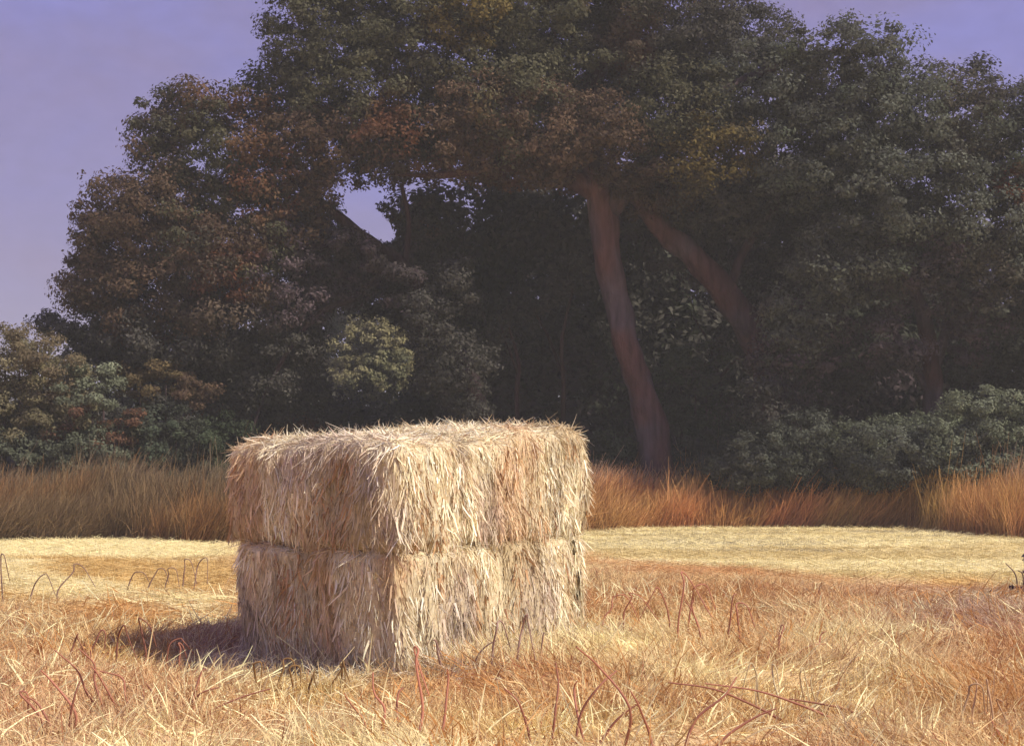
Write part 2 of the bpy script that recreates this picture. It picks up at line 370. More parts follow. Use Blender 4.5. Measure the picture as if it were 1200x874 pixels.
OLIVE = np.array([.095, .092, .055]); BROWN = np.array([.120, .080, .052]); GREY = np.array([.110, .118, .090]); DARK = np.array([.070, .066, .056])
RUSTL = np.array([.18, .062, .028]); YELL = np.array([.18, .14, .05]); GRN = np.array([.075, .095, .055]); SAGE = np.array([.20, .22, .145])
MAUVEL = np.array([.100, .074, .080]); LIME = np.array([.30, .27, .14])
def foliage(blobs, leaf=.13, dens=165, sub=.46, spread=1.0, mix=(), gaps=(), seed=0, flat=0.0, openness=.25):
    """blobs: (centre, (rx, ry, rz), colour).  Each blob is a set of leafy sprays spread over and through its volume."""
    Vs = []; Cs = []
    r_ = np.random.default_rng(100 + seed)
    for c, r, col in blobs:
        c = np.asarray(c); r = np.asarray(r, float)
        area = 4 * math.pi * ((r[0] * r[1]) ** 1.6 + (r[0] * r[2]) ** 1.6 + (r[1] * r[2]) ** 1.6) ** (1 / 1.6) / 3 ** (1 / 1.6)
        ns = max(10, int(area * 1.5)); d = unit(r_.normal(size=(ns, 3)))
        rad = np.where(r_.random(ns) < .72, r_.uniform(.78, 1.03, ns), r_.uniform(.3, .8, ns))
        sc = c + d * r * rad[:, None]
        sr = sub * r_.uniform(.6, 1.5, ns) * min(1.0, r.min() / 1.3 + .25)
        # sprays thin out where a slow noise is low, which opens gaps
        keep = fbm(sc, .45, 3, seed) > openness + .12 * (r_.random(ns) - .5); sc = sc[keep]; sr = sr[keep]; dd = d[keep]; ns = len(sc)
        nl = int(area * dens / max(ns, 1)) + 3
        q = r_.normal(size=(ns, nl, 3)); q /= np.linalg.norm(q, axis=2)[..., None]; rr = r_.random((ns, nl, 1)) ** .5
        p = sc[:, None] + q * rr * sr[:, None, None] * [1.25, 1.25, .75]
        nrm = unit((q * .7 + dd[:, None] * .5 + [0, 0, .35] + r_.normal(size=q.shape) * .55).reshape(-1, 3))
        p = p.reshape(-1, 3); sub_col = 1 + (r_.random(ns) - .5) * .5
        cc = col * np.repeat(sub_col, nl)[:, None] * (.8 + .4 * r_.random(len(p)))[:, None]
        for k2, th, w_, s_, sd in mix:
            w = ss(th, th + .1, fbm(p, s_, 3, sd)) * w_; cc = blend(cc, k2, w)
        m = np.ones(len(p), bool)
        for gp, gr, th in gaps:              # openings in the crown, running front to back
            q_ = p[:, 1] / gp[1]; e = np.c_[p[:, 0] / q_ - gp[0], p[:, 1] * 0, (p[:, 2] - EYE) / q_ + EYE - gp[2]]; ca, sa = math.cos(th), math.sin(th)
            a = e[:, 0] * ca + e[:, 2] * sa; b = -e[:, 0] * sa + e[:, 2] * ca
            m &= (a / gr[0]) ** 2 + (b / gr[1]) ** 2 > 1 + (r_.random(len(p)) - .5) * .45
        p = p[m]; nrm = nrm[m]; cc = cc[m]; n = len(p)
        s = unit(np.cross(nrm, r_.normal(size=(n, 3)))); u = np.cross(nrm, s)
        sz = leaf * r_.uniform(.55, 1.35, n)[:, None]
        V = np.stack([p - s * sz * .6, p + u * sz * .32 + nrm * sz * .1, p + s * sz * .6, p - u * sz * .32 + nrm * sz * .1], 1)
        Vs.append(V.reshape(-1, 3)); Cs.append(np.repeat(cc, 4, 0))
    V = np.concatenate(Vs); C = np.concatenate(Cs); Fq = np.arange(len(V)).reshape(-1, 4)
    return V, Fq, C
def B(px, py, Yd, rx, ry, col, depth=None):  # a clump seen at (px, py), rx by ry photo pixels wide, Yd metres off
    s = (Yd + 4) / F; return (at(px, py, Yd), (rx * s, depth or max(rx * s, ry * s) * .8, ry * s), np.asarray(col))
def base_of(px, Yd): Yd += 4; x = (px - 600) / F * Yd; return np.array([x, Yd, float(height(np.array([x]), np.array([Yd]))[0]) - .1])

MIXES = ((RUSTL, .60, .55, .22, 71), (YELL, .66, .35, .25, 72), (DARK, .56, .5, .35, 73))
SKYGAP = (at(433, 256, 50), (1.35, .46), R(-43))

# great oak: the main trunk and the spreading top
bp = base_of(778, 51.0)
oak = thing('oak_tree', 'great oak with a bent mauve-red trunk right of the stack, crown filling the top', 'tree', bp)
fork = at(702, 225, 50.5)
trk = limb(oak, 'trunk', [bp - [0, 0, .3], at(763, 490, 51), at(742, 430, 51), at(728, 370, 50.8), at(715, 300, 50.5), fork, at(690, 150, 50.3)], [.80, .60, .54, .50, .50, .54, .38], BARK_RED, 1, col2=BARK_MAUVE)
def L_(t, pts, rad, col, s, col2=None):
    limb(t, 'limb', [at(*p) for p in pts], rad, col, s, col2=col2)
L_(oak, [(705, 235, 50.5), (650, 200, 49.8), (590, 195, 49), (520, 205, 48.6), (455, 205, 48.4)], [.42, .34, .24, .14, .03], BARK_RED * .8, 2)
L_(oak, [(712, 250, 50.5), (760, 180, 50), (830, 120, 49.5), (930, 70, 49.5), (1010, 60, 49.5)], [.4, .34, .25, .16, .08], BARK_DARK * 1.5, 3)
L_(oak, [(700, 205, 50.4), (690, 120, 50.4), (720, 40, 50.5), (700, -60, 50.6)], [.4, .34, .25, .1], BARK_RED * .6, 4)
L_(oak, [(698, 190, 50.4), (620, 110, 50), (540, 60, 49.8), (480, 30, 49.8)], [.3, .22, .15, .08], BARK_RED * .6, 5)
V, Fq, C = foliage([
    B(380, 45, 50, 75, 90, OLIVE), B(440, 110, 49, 100, 90, OLIVE), B(520, 50, 49, 100, 90, OLIVE * 1.1), B(600, 120, 48.5, 90, 70, OLIVE * 1.15),
    B(560, 25, 47.5, 55, 35, YELL * .8), B(640, 150, 48, 70, 50, BROWN * 1.15), B(560, 130, 47.8, 60, 40, BROWN * 1.2), B(660, 30, 50, 110, 90, OLIVE * .9), B(780, 20, 51, 110, 90, DARK * 1.1),
    B(840, 70, 51, 75, 75, DARK * 1.1), B(480, -60, 51, 150, 110, OLIVE), B(680, -110, 52, 180, 130, OLIVE * .9), B(800, 130, 49, 90, 60, OLIVE), B(830, 180, 47.8, 60, 45, YELL * .75),
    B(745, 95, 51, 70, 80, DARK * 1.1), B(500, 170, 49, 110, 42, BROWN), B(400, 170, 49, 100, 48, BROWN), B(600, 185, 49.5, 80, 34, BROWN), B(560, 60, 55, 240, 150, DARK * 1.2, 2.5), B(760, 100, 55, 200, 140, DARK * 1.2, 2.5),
    B(760, 225, 50.5, 60, 30, BROWN * .8), B(700, 150, 47.6, 60, 45, BROWN * .9), B(640, 205, 48.4, 40, 16, BROWN), B(745, 200, 48.6, 45, 22, BROWN * .8), B(900, 110, 49, 80, 60, GREY * .9), B(850, 230, 50.5, 80, 50, DARK * 1.15), B(330, 130, 50.5, 60, 60, OLIVE * .9),
], mix=MIXES, gaps=[SKYGAP], seed=1, openness=.22)
part(oak, 'crown', V, Fq, M_LEAF, colors=C)

# leaning tree whose trunk slants down right
bp = base_of(932, 52.5)
lt = thing('leaning_tree', 'dark tree with a reddish mauve trunk leaning left, right of the great oak trunk', 'tree', bp)
limb(lt, 'trunk', [bp - [0, 0, .3], at(905, 450, 52), at(872, 380, 51.6), at(820, 310, 51.2), at(770, 262, 51), at(735, 215, 51)], [.75, .64, .56, .48, .40, .24], BARK_RED * .75, 12, col2=BARK_MAUVE * .7)
L_(lt, [(850, 350, 51.4), (880, 280, 51), (930, 220, 50.6)], [.24, .18, .08], BARK_DARK * 1.6, 13)
V, Fq, C = foliage([B(860, 270, 54, 110, 70, DARK * 1.2), B(930, 220, 52.5, 80, 60, DARK * 1.2), B(940, 330, 54, 60, 90, DARK * 1.3), B(800, 240, 54, 90, 50, DARK * 1.1), B(915, 430, 48.5, 36, 46, MAUVEL * .9, 1), B(890, 480, 48.2, 44, 40, DARK, 1), B(960, 400, 49, 50, 50, MAUVEL, 1)], mix=((MAUVEL, .5, .6, .4, 7),), seed=2)
part(lt, 'crown', V, Fq, M_LEAF, colors=C)

# left tree, arching over
bp = base_of(580, 50.5)
lf = thing('arching_tree', 'brown-green autumn tree arching out to the left over the pale bush, lavender sky behind', 'tree', bp)
limb(lf, 'trunk', [bp - [0, 0, .3], at(556, 455, 50.3), at(520, 390, 50), at(478, 320, 49.6), at(432, 282, 49.2), at(380, 240, 49), at(330, 200, 49)], [.45, .34, .30, .27, .22, .16, .08], BARK_RED * .28, 21, col2=BARK_DARK)
L_(lf, [(462, 300, 49.5), (420, 345, 49.3), (370, 370, 49), (320, 440, 48.8), (290, 520, 48.8)], [.18, .15, .12, .09, .04], BARK_DARK, 22)
L_(lf, [(432, 282, 49.2), (340, 290, 49), (250, 270, 49), (170, 240, 49)], [.22, .16, .12, .05], BARK_RED * .3, 23)
L_(lf, [(475, 315, 49.5), (478, 260, 49.5), (470, 215, 49.3)], [.16, .12, .08], BARK_RED * .35, 24)
V, Fq, C = foliage([
    B(208, 158, 49, 62, 55, OLIVE), B(185, 165, 49, 34, 46, BROWN), B(240, 125, 49, 44, 28, BROWN), B(110, 300, 48.8, 36, 34, BROWN), B(180, 340, 53, 100, 90, DARK, 2), B(290, 175, 48.6, 62, 68, OLIVE), B(180, 250, 48.6, 85, 62, BROWN), B(135, 252, 49, 48, 42, BROWN * 1.05), B(260, 270, 48, 85, 72, OLIVE * 1.05),
    B(120, 335, 48.8, 48, 38, BROWN), B(330, 230, 48.3, 62, 60, BROWN), B(245, 340, 47.8, 72, 55, BROWN * 1.25), B(265, 330, 47.4, 34, 30, RUSTL * .8), B(160, 350, 48.3, 75, 52, BROWN * .85), B(190, 400, 48.6, 95, 38, DARK * 1.15),
    B(320, 330, 48.8, 66, 70, MAUVEL * 1.1), B(300, 410, 49.3, 62, 62, DARK * 1.2), B(385, 300, 49.5, 52, 34, MAUVEL), B(345, 395, 50, 45, 55, DARK), B(375, 335, 50, 60, 32, MAUVEL * .9), B(290, 470, 50, 60, 60, DARK), B(95, 385, 49.5, 55, 22, DARK * 1.15),
    B(355, 210, 49, 42, 30, BROWN), B(350, 330, 53, 60, 60, DARK), B(215, 435, 52, 60, 36, DARK), B(140, 425, 52, 60, 26, DARK), B(260, 440, 52, 60, 50, DARK), B(415, 340, 53, 60, 34, DARK), B(355, 270, 52, 40, 50, MAUVEL * .9), B(480, 350, 53, 34, 50, DARK), B(340, 450, 53, 50, 60, DARK), B(480, 270, 53, 34, 50, DARK), B(370, 270, 53, 40, 50, DARK), B(420, 310, 53, 60, 28, DARK), B(500, 400, 48, 34, 60, DARK), B(545, 440, 48.3, 40, 50, DARK), B(440, 300, 48.5, 34, 16, MAUVEL), B(408, 285, 48.5, 22, 16, MAUVEL), B(480, 340, 48, 26, 30, MAUVEL), B(530, 340, 48.6, 30, 40, DARK), B(240, 290, 52.5, 130, 100, DARK, 2), B(445, 305, 51, 55, 22, MAUVEL * .8),
], mix=((RUSTL, .60, .5, .3, 71), (DARK, .55, .5, .35, 73)), gaps=[SKYGAP, (at(434, 422, 50), (1.8, 1.65), 0)], seed=3, openness=.2)
part(lf, 'crown', V, Fq, M_LEAF, colors=C)

# right tree, grey green
bp = base_of(1092, 50.5)
rt = thing('broad_tree', 'grey-green tree at the right with a slim forked mauve trunk above the sage bushes', 'tree', bp)
limb(rt, 'trunk', [bp - [0, 0, .3], at(1094, 470, 50.3), at(1090, 420, 50), at(1082, 370, 49.6), at(1062, 320, 49.4)], [.5, .38, .34, .28, .15], BARK_RED * .75, 31, col2=BARK_MAUVE)
L_(rt, [(1090, 440, 50.2), (1108, 390, 49.9), (1120, 340, 49.6), (1140, 290, 49.5)], [.22, .2, .16, .08], BARK_MAUVE, 32)
L_(rt, [(1090, 460, 50.2), (1060, 410, 49.9), (1040, 370, 49.6)], [.16, .14, .06], BARK_MAUVE * .8, 33)
V, Fq, C = foliage([
    B(945, 95, 48.5, 60, 66, OLIVE * 1.15), B(1010, 75, 48, 65, 60, GREY), B(1010, 150, 47.5, 88, 62, GREY), B(1090, 145, 47.8, 82, 62, GREY * .95), B(1165, 165, 47.8, 70, 70, GREY * .8), B(1240, 190, 48, 80, 90, GREY * .8),
    B(960, 190, 47.5, 80, 60, GREY * .95), B(1060, 230, 47, 90, 62, GREY), B(1150, 260, 47, 82, 62, GREY * 1.05), B(1000, 300, 47.5, 74, 60, GREY * 1.15), B(945, 365, 48, 48, 58, GREY * 1.2), B(925, 400, 48.3, 34, 34, GREY * 1.15),
    B(1180, 330, 47.5, 66, 66, GREY * .95), B(1195, 215, 46.6, 26, 30, RUSTL * .9), B(1080, 320, 48.3, 75, 50, MAUVEL * 1.3), B(1100, 200, 52, 220, 130, DARK, 2), B(1260, 330, 48.5, 90, 120, GREY * .8), B(980, 430, 50, 48, 44, DARK * 1.1), B(1170, 410, 50, 55, 44, GREY * .8), B(1050, 400, 48, 34, 40, MAUVEL * 1.1, 1), B(1140, 380, 48, 36, 44, MAUVEL * 1.1, 1),
], mix=((BROWN, .58, .4, .35, 81), (DARK, .55, .55, .4, 83), (GRN, .6, .6, .3, 85)), seed=4, openness=.2)
part(rt, 'crown', V, Fq, M_LEAF, colors=C)

# trees beyond the right edge of the view, added to shade the wood and carry it on
for i, (px, Yd, k) in enumerate([(1420, 50, 1.0), (1640, 52, 1.2)]):
    bp = base_of(px, Yd)
    t = thing('oak_tree', ['grey-green oak just beyond the right edge, next to the forked tree', 'farther oak well beyond the right edge'][i], 'tree', bp)
    limb(t, 'trunk', [bp - [0, 0, .3], at(px + 8, 430, Yd), at(px - 5, 300, Yd), at(px, 150, Yd)], [.6, .45, .4, .2], BARK_MAUVE, 40 + i)
    V, Fq, C = foliage([B(px + dx, py, Yd + dy, rx, ry, GREY * .8) for dx, py, dy, rx, ry in ((0, 80, 0, 130, 120), (-80, 200, -1, 100, 90), (90, 210, 1, 110, 90), (0, 310, 0, 120, 80), (-70, 380, 1, 70, 60), (70, 400, 0, 80, 60))],
                       leaf=.4, dens=14, seed=50 + i)
    part(t, 'crown', V, Fq, M_LEAF, colors=C)

# the wood behind: trunks one can make out, and the dark mass of leaves
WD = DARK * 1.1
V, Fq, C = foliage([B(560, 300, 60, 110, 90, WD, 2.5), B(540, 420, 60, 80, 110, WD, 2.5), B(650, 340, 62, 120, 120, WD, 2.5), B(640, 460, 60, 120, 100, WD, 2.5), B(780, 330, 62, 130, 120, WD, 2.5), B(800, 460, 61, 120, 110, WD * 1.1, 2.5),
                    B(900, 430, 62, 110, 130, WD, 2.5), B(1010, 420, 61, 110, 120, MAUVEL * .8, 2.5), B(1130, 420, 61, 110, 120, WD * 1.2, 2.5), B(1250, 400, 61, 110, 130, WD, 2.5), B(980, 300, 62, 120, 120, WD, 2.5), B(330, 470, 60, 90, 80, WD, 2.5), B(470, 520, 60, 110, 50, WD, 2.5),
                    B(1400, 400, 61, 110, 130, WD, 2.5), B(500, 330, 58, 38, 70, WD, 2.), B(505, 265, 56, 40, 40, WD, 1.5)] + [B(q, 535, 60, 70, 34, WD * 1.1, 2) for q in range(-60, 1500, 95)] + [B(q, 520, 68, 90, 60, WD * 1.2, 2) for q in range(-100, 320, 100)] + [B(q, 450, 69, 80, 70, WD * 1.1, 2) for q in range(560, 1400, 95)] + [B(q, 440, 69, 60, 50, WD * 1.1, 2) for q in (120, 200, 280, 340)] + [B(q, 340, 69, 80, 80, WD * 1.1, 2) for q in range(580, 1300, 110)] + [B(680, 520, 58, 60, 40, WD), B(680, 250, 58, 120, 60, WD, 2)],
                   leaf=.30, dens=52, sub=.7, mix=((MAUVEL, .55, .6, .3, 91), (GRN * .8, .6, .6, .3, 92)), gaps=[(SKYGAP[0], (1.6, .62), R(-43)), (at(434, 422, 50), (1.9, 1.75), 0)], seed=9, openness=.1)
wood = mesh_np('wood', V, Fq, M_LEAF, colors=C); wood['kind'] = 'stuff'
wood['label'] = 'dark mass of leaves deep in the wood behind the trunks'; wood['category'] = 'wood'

# a thin young tree or two inside the hollow
for i, (px, top, lean, lab) in enumerate([(655, 330, 18, 'thin dark young tree just left of the great oak trunk'), (610, 380, -14, 'short slim young tree above the middle of the straw stack'), (838, 420, 26, 'slim dark young tree between the oak trunk and the leaning trunk')]):
    bp = base_of(px, 54)
    t = thing('young_tree', lab, 'tree', bp, 'young trees in the hollow of the wood')
    limb(t, 'trunk', [bp - [0, 0, .2], at(px + lean * .3, 470, 54), at(px + lean * .2, (470 + top) / 2, 54), at(px + lean, top, 54)], [.13, .10, .08, .04], BARK_RED * .55, 70 + i)
    limb(t, 'limb', [at(px + lean * .2, 440, 54), at(px + lean * .2 - 14, 400, 53.8), at(px - 26, 370, 53.6)], [.07, .05, .02], BARK_RED * .5, 75 + i)
    V, Fq, C = foliage([B(px + lean, top - 8, 54, 34, 26, DARK * 1.15), B(px - 22, top + 26, 54, 24, 18, DARK * 1.2)], leaf=.18, dens=60, seed=60 + i)
    part(t, 'crown', V, Fq, M_LEAF, colors=C)

# ------------------------------------------------------------------ bushes
def bush(name, label, px, Yd, blobs, leaf=.10, dens=270, mix=(), seed=0, cat='bush', sub=.34, group=None, openness=-.2):
    bp = base_of(px, Yd)
    t = thing(name, label, cat, bp, group)
    for k, dx in enumerate((-14, 3, 16)):
        limb(t, 'stem', [bp + [dx * .01, 0, 0], bp + [dx * .03, 0, .5], at(px + dx, blobs[0][1] + 4, Yd)], [.09, .06, .03], BARK_DARK * 1.4, seed + k)
    lo = blobs[-1]; blobs = blobs + [(px, 545, Yd, max(50, lo[3]), 24, lo[5])] + [(b[0], b[1] + (552 - b[1]) * .6, b[2] + .1, b[3] * .95, 30, lo[5]) for b in blobs[:3] if b[1] > 480 and Yd < 70] + [(b[0], 552, b[2] + .1, b[3], 24, lo[5]) for b in blobs[:3] if b[1] > 480 and Yd < 70]
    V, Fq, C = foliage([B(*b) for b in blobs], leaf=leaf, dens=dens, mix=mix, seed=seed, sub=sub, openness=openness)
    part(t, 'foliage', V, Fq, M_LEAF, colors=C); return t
OLV = np.array([.20, .175, .10])
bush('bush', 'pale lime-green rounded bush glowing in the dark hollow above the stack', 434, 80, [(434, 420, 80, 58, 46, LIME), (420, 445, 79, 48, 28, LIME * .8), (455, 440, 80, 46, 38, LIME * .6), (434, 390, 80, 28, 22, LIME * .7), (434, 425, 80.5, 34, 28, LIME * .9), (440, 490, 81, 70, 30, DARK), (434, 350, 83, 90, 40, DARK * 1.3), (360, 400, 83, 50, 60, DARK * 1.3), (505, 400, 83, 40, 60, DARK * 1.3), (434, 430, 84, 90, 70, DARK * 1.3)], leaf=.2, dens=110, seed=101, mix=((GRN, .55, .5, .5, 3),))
bush('bush', 'tall pale olive bush at the left edge below the sky', 20, 45.2, [(26, 430, 45.2, 74, 54, OLV * 1.05, 1.2), (-50, 440, 45.2, 60, 60, OLV, 1.2), (0, 440, 46.4, 70, 56, OLV * .95, 1.5), (60, 470, 46.2, 60, 44, OLV * .9, 1.5), (20, 490, 45.2, 70, 44, OLV * .9, 1.2), (10, 530, 45.2, 60, 30, SAGE * .6, 1.2)], seed=102, mix=((BROWN, .55, .6, .35, 4),))
bush('bush', 'sage-green bush with a reddish foot between the tall olive bush and the dark bush', 105, 45.4, [(105, 458, 45.4, 46, 34, SAGE * .9, 1.2), (75, 480, 45.2, 44, 34, OLV * .9, 1.2), (110, 500, 45, 60, 28, np.array([.15, .08, .05]), 1.), (80, 525, 45.2, 60, 26, SAGE * .6, 1.)], seed=103, mix=((BROWN, .55, .6, .35, 5),))
bush('bush', 'low golden-brown bush showing above the round green bush on the left', 178, 46.8, [(178, 447, 46.8, 50, 24, np.array([.14, .105, .052])), (215, 460, 46.8, 42, 20, BROWN * 1.1), (178, 500, 46.9, 50, 40, DARK * 1.1)], seed=104)
bush('bush', 'round deep green bush left of the straw stack', 190, 46.2, [(190, 512, 46.2, 48, 40, np.array([.075, .095, .062])), (150, 520, 46, 46, 34, np.array([.085, .085, .055])), (228, 520, 46.4, 34, 40, GRN), (262, 530, 46.6, 34, 46, GRN * .7)], seed=105, mix=((DARK, .56, .5, .5, 6),))
bush('bush', 'low dark green bush beside the foot of the great oak', 700, 51.2, [(700, 530, 51.2, 44, 26, GRN * 1.1), (740, 535, 52, 30, 22, GREY * .7)], seed=106, mix=((DARK, .55, .5, .5, 6),))
bush('bush', 'low grey-green bush between the feet of the oak trunk and the leaning trunk', 835, 50.5, [(835, 530, 50.5, 40, 26, GREY * .75)], seed=111, mix=((DARK, .55, .5, .5, 6),))
bush('bush', 'broad dark green bush filling the gap between the two leaning trunks', 812, 53.5, [(812, 450, 53.5, 46, 56, GRN * 1.05), (840, 500, 53.5, 50, 40, GRN)], seed=107, mix=((DARK, .55, .5, .5, 6),))
bush('bush', 'low grey-green bush under the leaning trunk', 900, 47.6, [(905, 525, 47.6, 60, 28, GREY * .85), (950, 515, 47.6, 50, 30, GREY), (875, 538, 47.4, 50, 20, GREY * .8)], seed=108, mix=((DARK, .56, .5, .5, 6),))
bush('bush', 'sage bush with two blue-green humps in front of the forked mauve trunk', 1050, 47, [(1020, 515, 47, 50, 30, SAGE * .75), (1080, 498, 47, 44, 34, SAGE * .85), (1060, 525, 45.8, 70, 26, GREY * 1.05)], seed=109, mix=((GREY, .55, .5, .5, 6),))
bush('bush', 'brightest sage bush with a ragged peaked top at the right edge', 1160, 45, [(1140, 488, 45, 30, 36, SAGE), (1172, 484, 45, 34, 34, SAGE * .95), (1150, 520, 44.8, 66, 30, SAGE * .9), (1110, 512, 45, 40, 28, SAGE * .85), (1230, 500, 45, 50, 46, SAGE * .8)], seed=110, mix=((GREY, .55, .5, .5, 6),))

# ------------------------------------------------------------------ tall dry grass on the bank
def bank_grass(n, x0, x1, cols, seed, hmul=1.0):
    e_px = rng.uniform(x0, x1, n); d = rng.uniform(.15, 5.2, n) + (vnoise(np.c_[e_px * .03, e_px * 0], 1, seed + 8) - .6) * 1.1
    ey = EYE * F / (np.interp(e_px, _ex, _ey) - HOR); y = ey + d; x = (e_px - 600) / F * y
    z = height(x, y); P = np.c_[x, y]
    hgt = (.45 + .75 * vnoise(P, .7, seed) + .4 * rng.random(n) + .6 * (rng.random(n) > .985)) * hmul * np.interp(e_px, [650, 850, 1250], [1.1, 1.3, 1.4])
    lean = .25 + .5 * (vnoise(P, .4, seed + 1) - .3)
    dr = unit(np.c_[lean + rng.normal(size=n) * .22, rng.normal(size=n) * .2, np.ones(n)])
    nn = fbm(P * [1, 1], .45, 3, seed + 2)
    c = np.tile(cols[0], (n, 1)); c = blend(c, cols[1], ss(.45, .62, nn)); c = blend(c, cols[2], ss(.52, .65, fbm(P, .6, 3, seed + 4)) * .8)
    c = blend(c, cols[3], ss(2.6, 4.6, d) * .7 * (rng.random(n) < .75)) * (.7 + .6 * rng.random(n))[:, None]
    return ribbons(np.c_[x, y, z - .03], dr, hgt, rng.uniform(.012, .035, n), .12, c, 3, .2)
ORG = np.array([.58, .32, .12]); ORG2 = np.array([.64, .30, .12]); GOLDB = np.array([.58, .38, .12]); TIP = np.array([.50, .42, .30])
A = bank_grass(92000, 540, 1650, [ORG, ORG2, GOLDB, TIP], 3)
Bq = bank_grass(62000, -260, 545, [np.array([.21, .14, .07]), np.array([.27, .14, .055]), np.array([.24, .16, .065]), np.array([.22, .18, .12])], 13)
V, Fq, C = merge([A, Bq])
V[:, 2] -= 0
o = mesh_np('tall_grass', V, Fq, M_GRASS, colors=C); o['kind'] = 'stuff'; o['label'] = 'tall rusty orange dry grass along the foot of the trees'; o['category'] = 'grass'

# ------------------------------------------------------------------ stubble and scattered straw on the field
def scatter(n, y0, y1, margin=1.5, power=1.0):
    y = y0 + (y1 - y0) * rng.random(n) ** power; w = .364 * y + margin; x = rng.uniform(-1, 1, n) * w
    m = ~in_stack(x, y, -.01) & (y < edge_Y(x, y) - .25); return x[m], y[m]
def zone_len(x, y):                          # how tall and loose the cover stands: short on the cut strips
    px = 600 + F * x / y; py = HOR + F * EYE / y
    low = np.interp(px, [-100, 0, 270, 400, 690, 850, 1000, 1200, 1500], [700, 705, 730, 680, 656, 668, 684, 700, 710])
    return ss(-6, 22, py - low)
lst = []
# near: loose tangled blades
x, y = scatter(150000, 9.2, 27, power=.85); z = height(x, y); n = len(x); P = np.c_[x, y]
k = zone_len(x, y); c = cover_colour(x, y)
th = (vnoise(P, .9, 61) * 2 - 1) * 1.3 + rng.normal(size=n) * .55
az = rng.uniform(0, 2 * math.pi, n)
tall = (.06 + .20 * k * (.3 + vnoise(P, 1.1, 62)) * rng.uniform(.4, 1.3, n))
tilt = np.where(k > .3, th, th * 1.6)
dr = unit(np.c_[np.sin(tilt), .35 * np.sin(az), np.maximum(np.cos(tilt), .08) * (.25 + .75 * k) + .05])
pal = rng.random(n)
c = c * (.8 + .36 * rng.random(n))[:, None]
c[pal > .86] = CREAM * 1.12 * (.85 + .25 * rng.random((pal > .86).sum()))[:, None]
rk = (pal < .05 * (.3 + k)); c[rk] = np.array([.34, .13, .075]) * (.7 + .6 * rng.random(rk.sum()))[:, None]
lst.append(ribbons(np.c_[x, y, z - .01], dr, tall * 1.15, rng.uniform(.006, .014, n) * (.6 + y / 30), .25, c, 3, .25))
# lying straws in the middle distance, mostly along the rows
x, y = scatter(60000, 17, 49, power=.9); z = height(x, y); n = len(x); c = cover_colour(x, y) * (.75 + .5 * rng.random(n))[:, None]
k = zone_len(x, y)
dr = unit(np.c_[np.sign(rng.normal(size=n)), rng.normal(size=n) * .35, .10 + .25 * rng.random(n) * (1 + k)])
lst.append(ribbons(np.c_[x, y, z + .005], dr, rng.uniform(.15, .5, n), rng.uniform(.010, .022, n), .1, c, 2, .12))
# short upright stubble in drilled rows on the cut strips
x, y = scatter(60000, 20, 49); y = np.round(y / .55) * .55 + rng.normal(size=len(y)) * .05; z = height(x, y); n = len(x); c = cover_colour(x, y) * (.75 + .45 * rng.random(n))[:, None]
dr = unit(np.c_[rng.normal(size=n) * .35, rng.normal(size=n) * .3, np.ones(n)])
lst.append(ribbons(np.c_[x, y, z - .01], dr, rng.uniform(.06, .16, n), rng.uniform(.010, .02, n), .0, c, 2, .1))
# broad pale and rusty straws thrown about in the foreground
x, y = scatter(15000, 9.3, 24, power=.8); z = height(x, y); n = len(x); P = np.c_[x, y]; k = zone_len(x, y)
th = (fbm(P, .6, 2, 91) * 2 - 1) * 2.6 + rng.normal(size=n) * .4
dr = unit(np.c_[np.sin(th), rng.normal(size=n) * .3, np.abs(np.cos(th)) * (.1 + .6 * k) + .06])
w = ss(.42, .54, fbm(P * [.7, 1], .8, 3, 95)); c = blend(np.tile(RUST * .95, (n, 1)), CREAM * 1.2, w) * (.8 + .4 * rng.random(n))[:, None]
lst.append(ribbons(np.c_[x, y, z], dr, rng.uniform(.14, .42, n), rng.uniform(.014, .026, n), .25, c, 3, .3))
# straw fallen round the foot of the stack
def around(n, a, b, w):
    t = rng.random(n); p = a + (b - a) * t[:, None]; nn = np.array([(b - a)[1], -(b - a)[0]]); nn /= np.linalg.norm(nn)
    return p + nn * (np.abs(rng.normal(size=n)) * w)[:, None]
p = np.concatenate([around(5500, Cn, Rt, .42), around(3200, Lf, Cn, .35)]); n = len(p); z = height(p[:, 0], p[:, 1])
dr = unit(np.c_[rng.normal(size=(n, 2)), rng.uniform(.05, .7, n)])
lst.append(ribbons(np.c_[p, z], dr, rng.uniform(.1, .35, n), rng.uniform(.007, .014, n), .2, straw_pal(n, np.c_[p, z], 4), 3, .25))
V, Fq, C = merge(lst)
o = mesh_np('stubble', V, Fq, M_STRAW, colors=C); o['kind'] = 'stuff'; o['label'] = 'loose straw and cut stubble covering the field'; o['category'] = 'stubble'

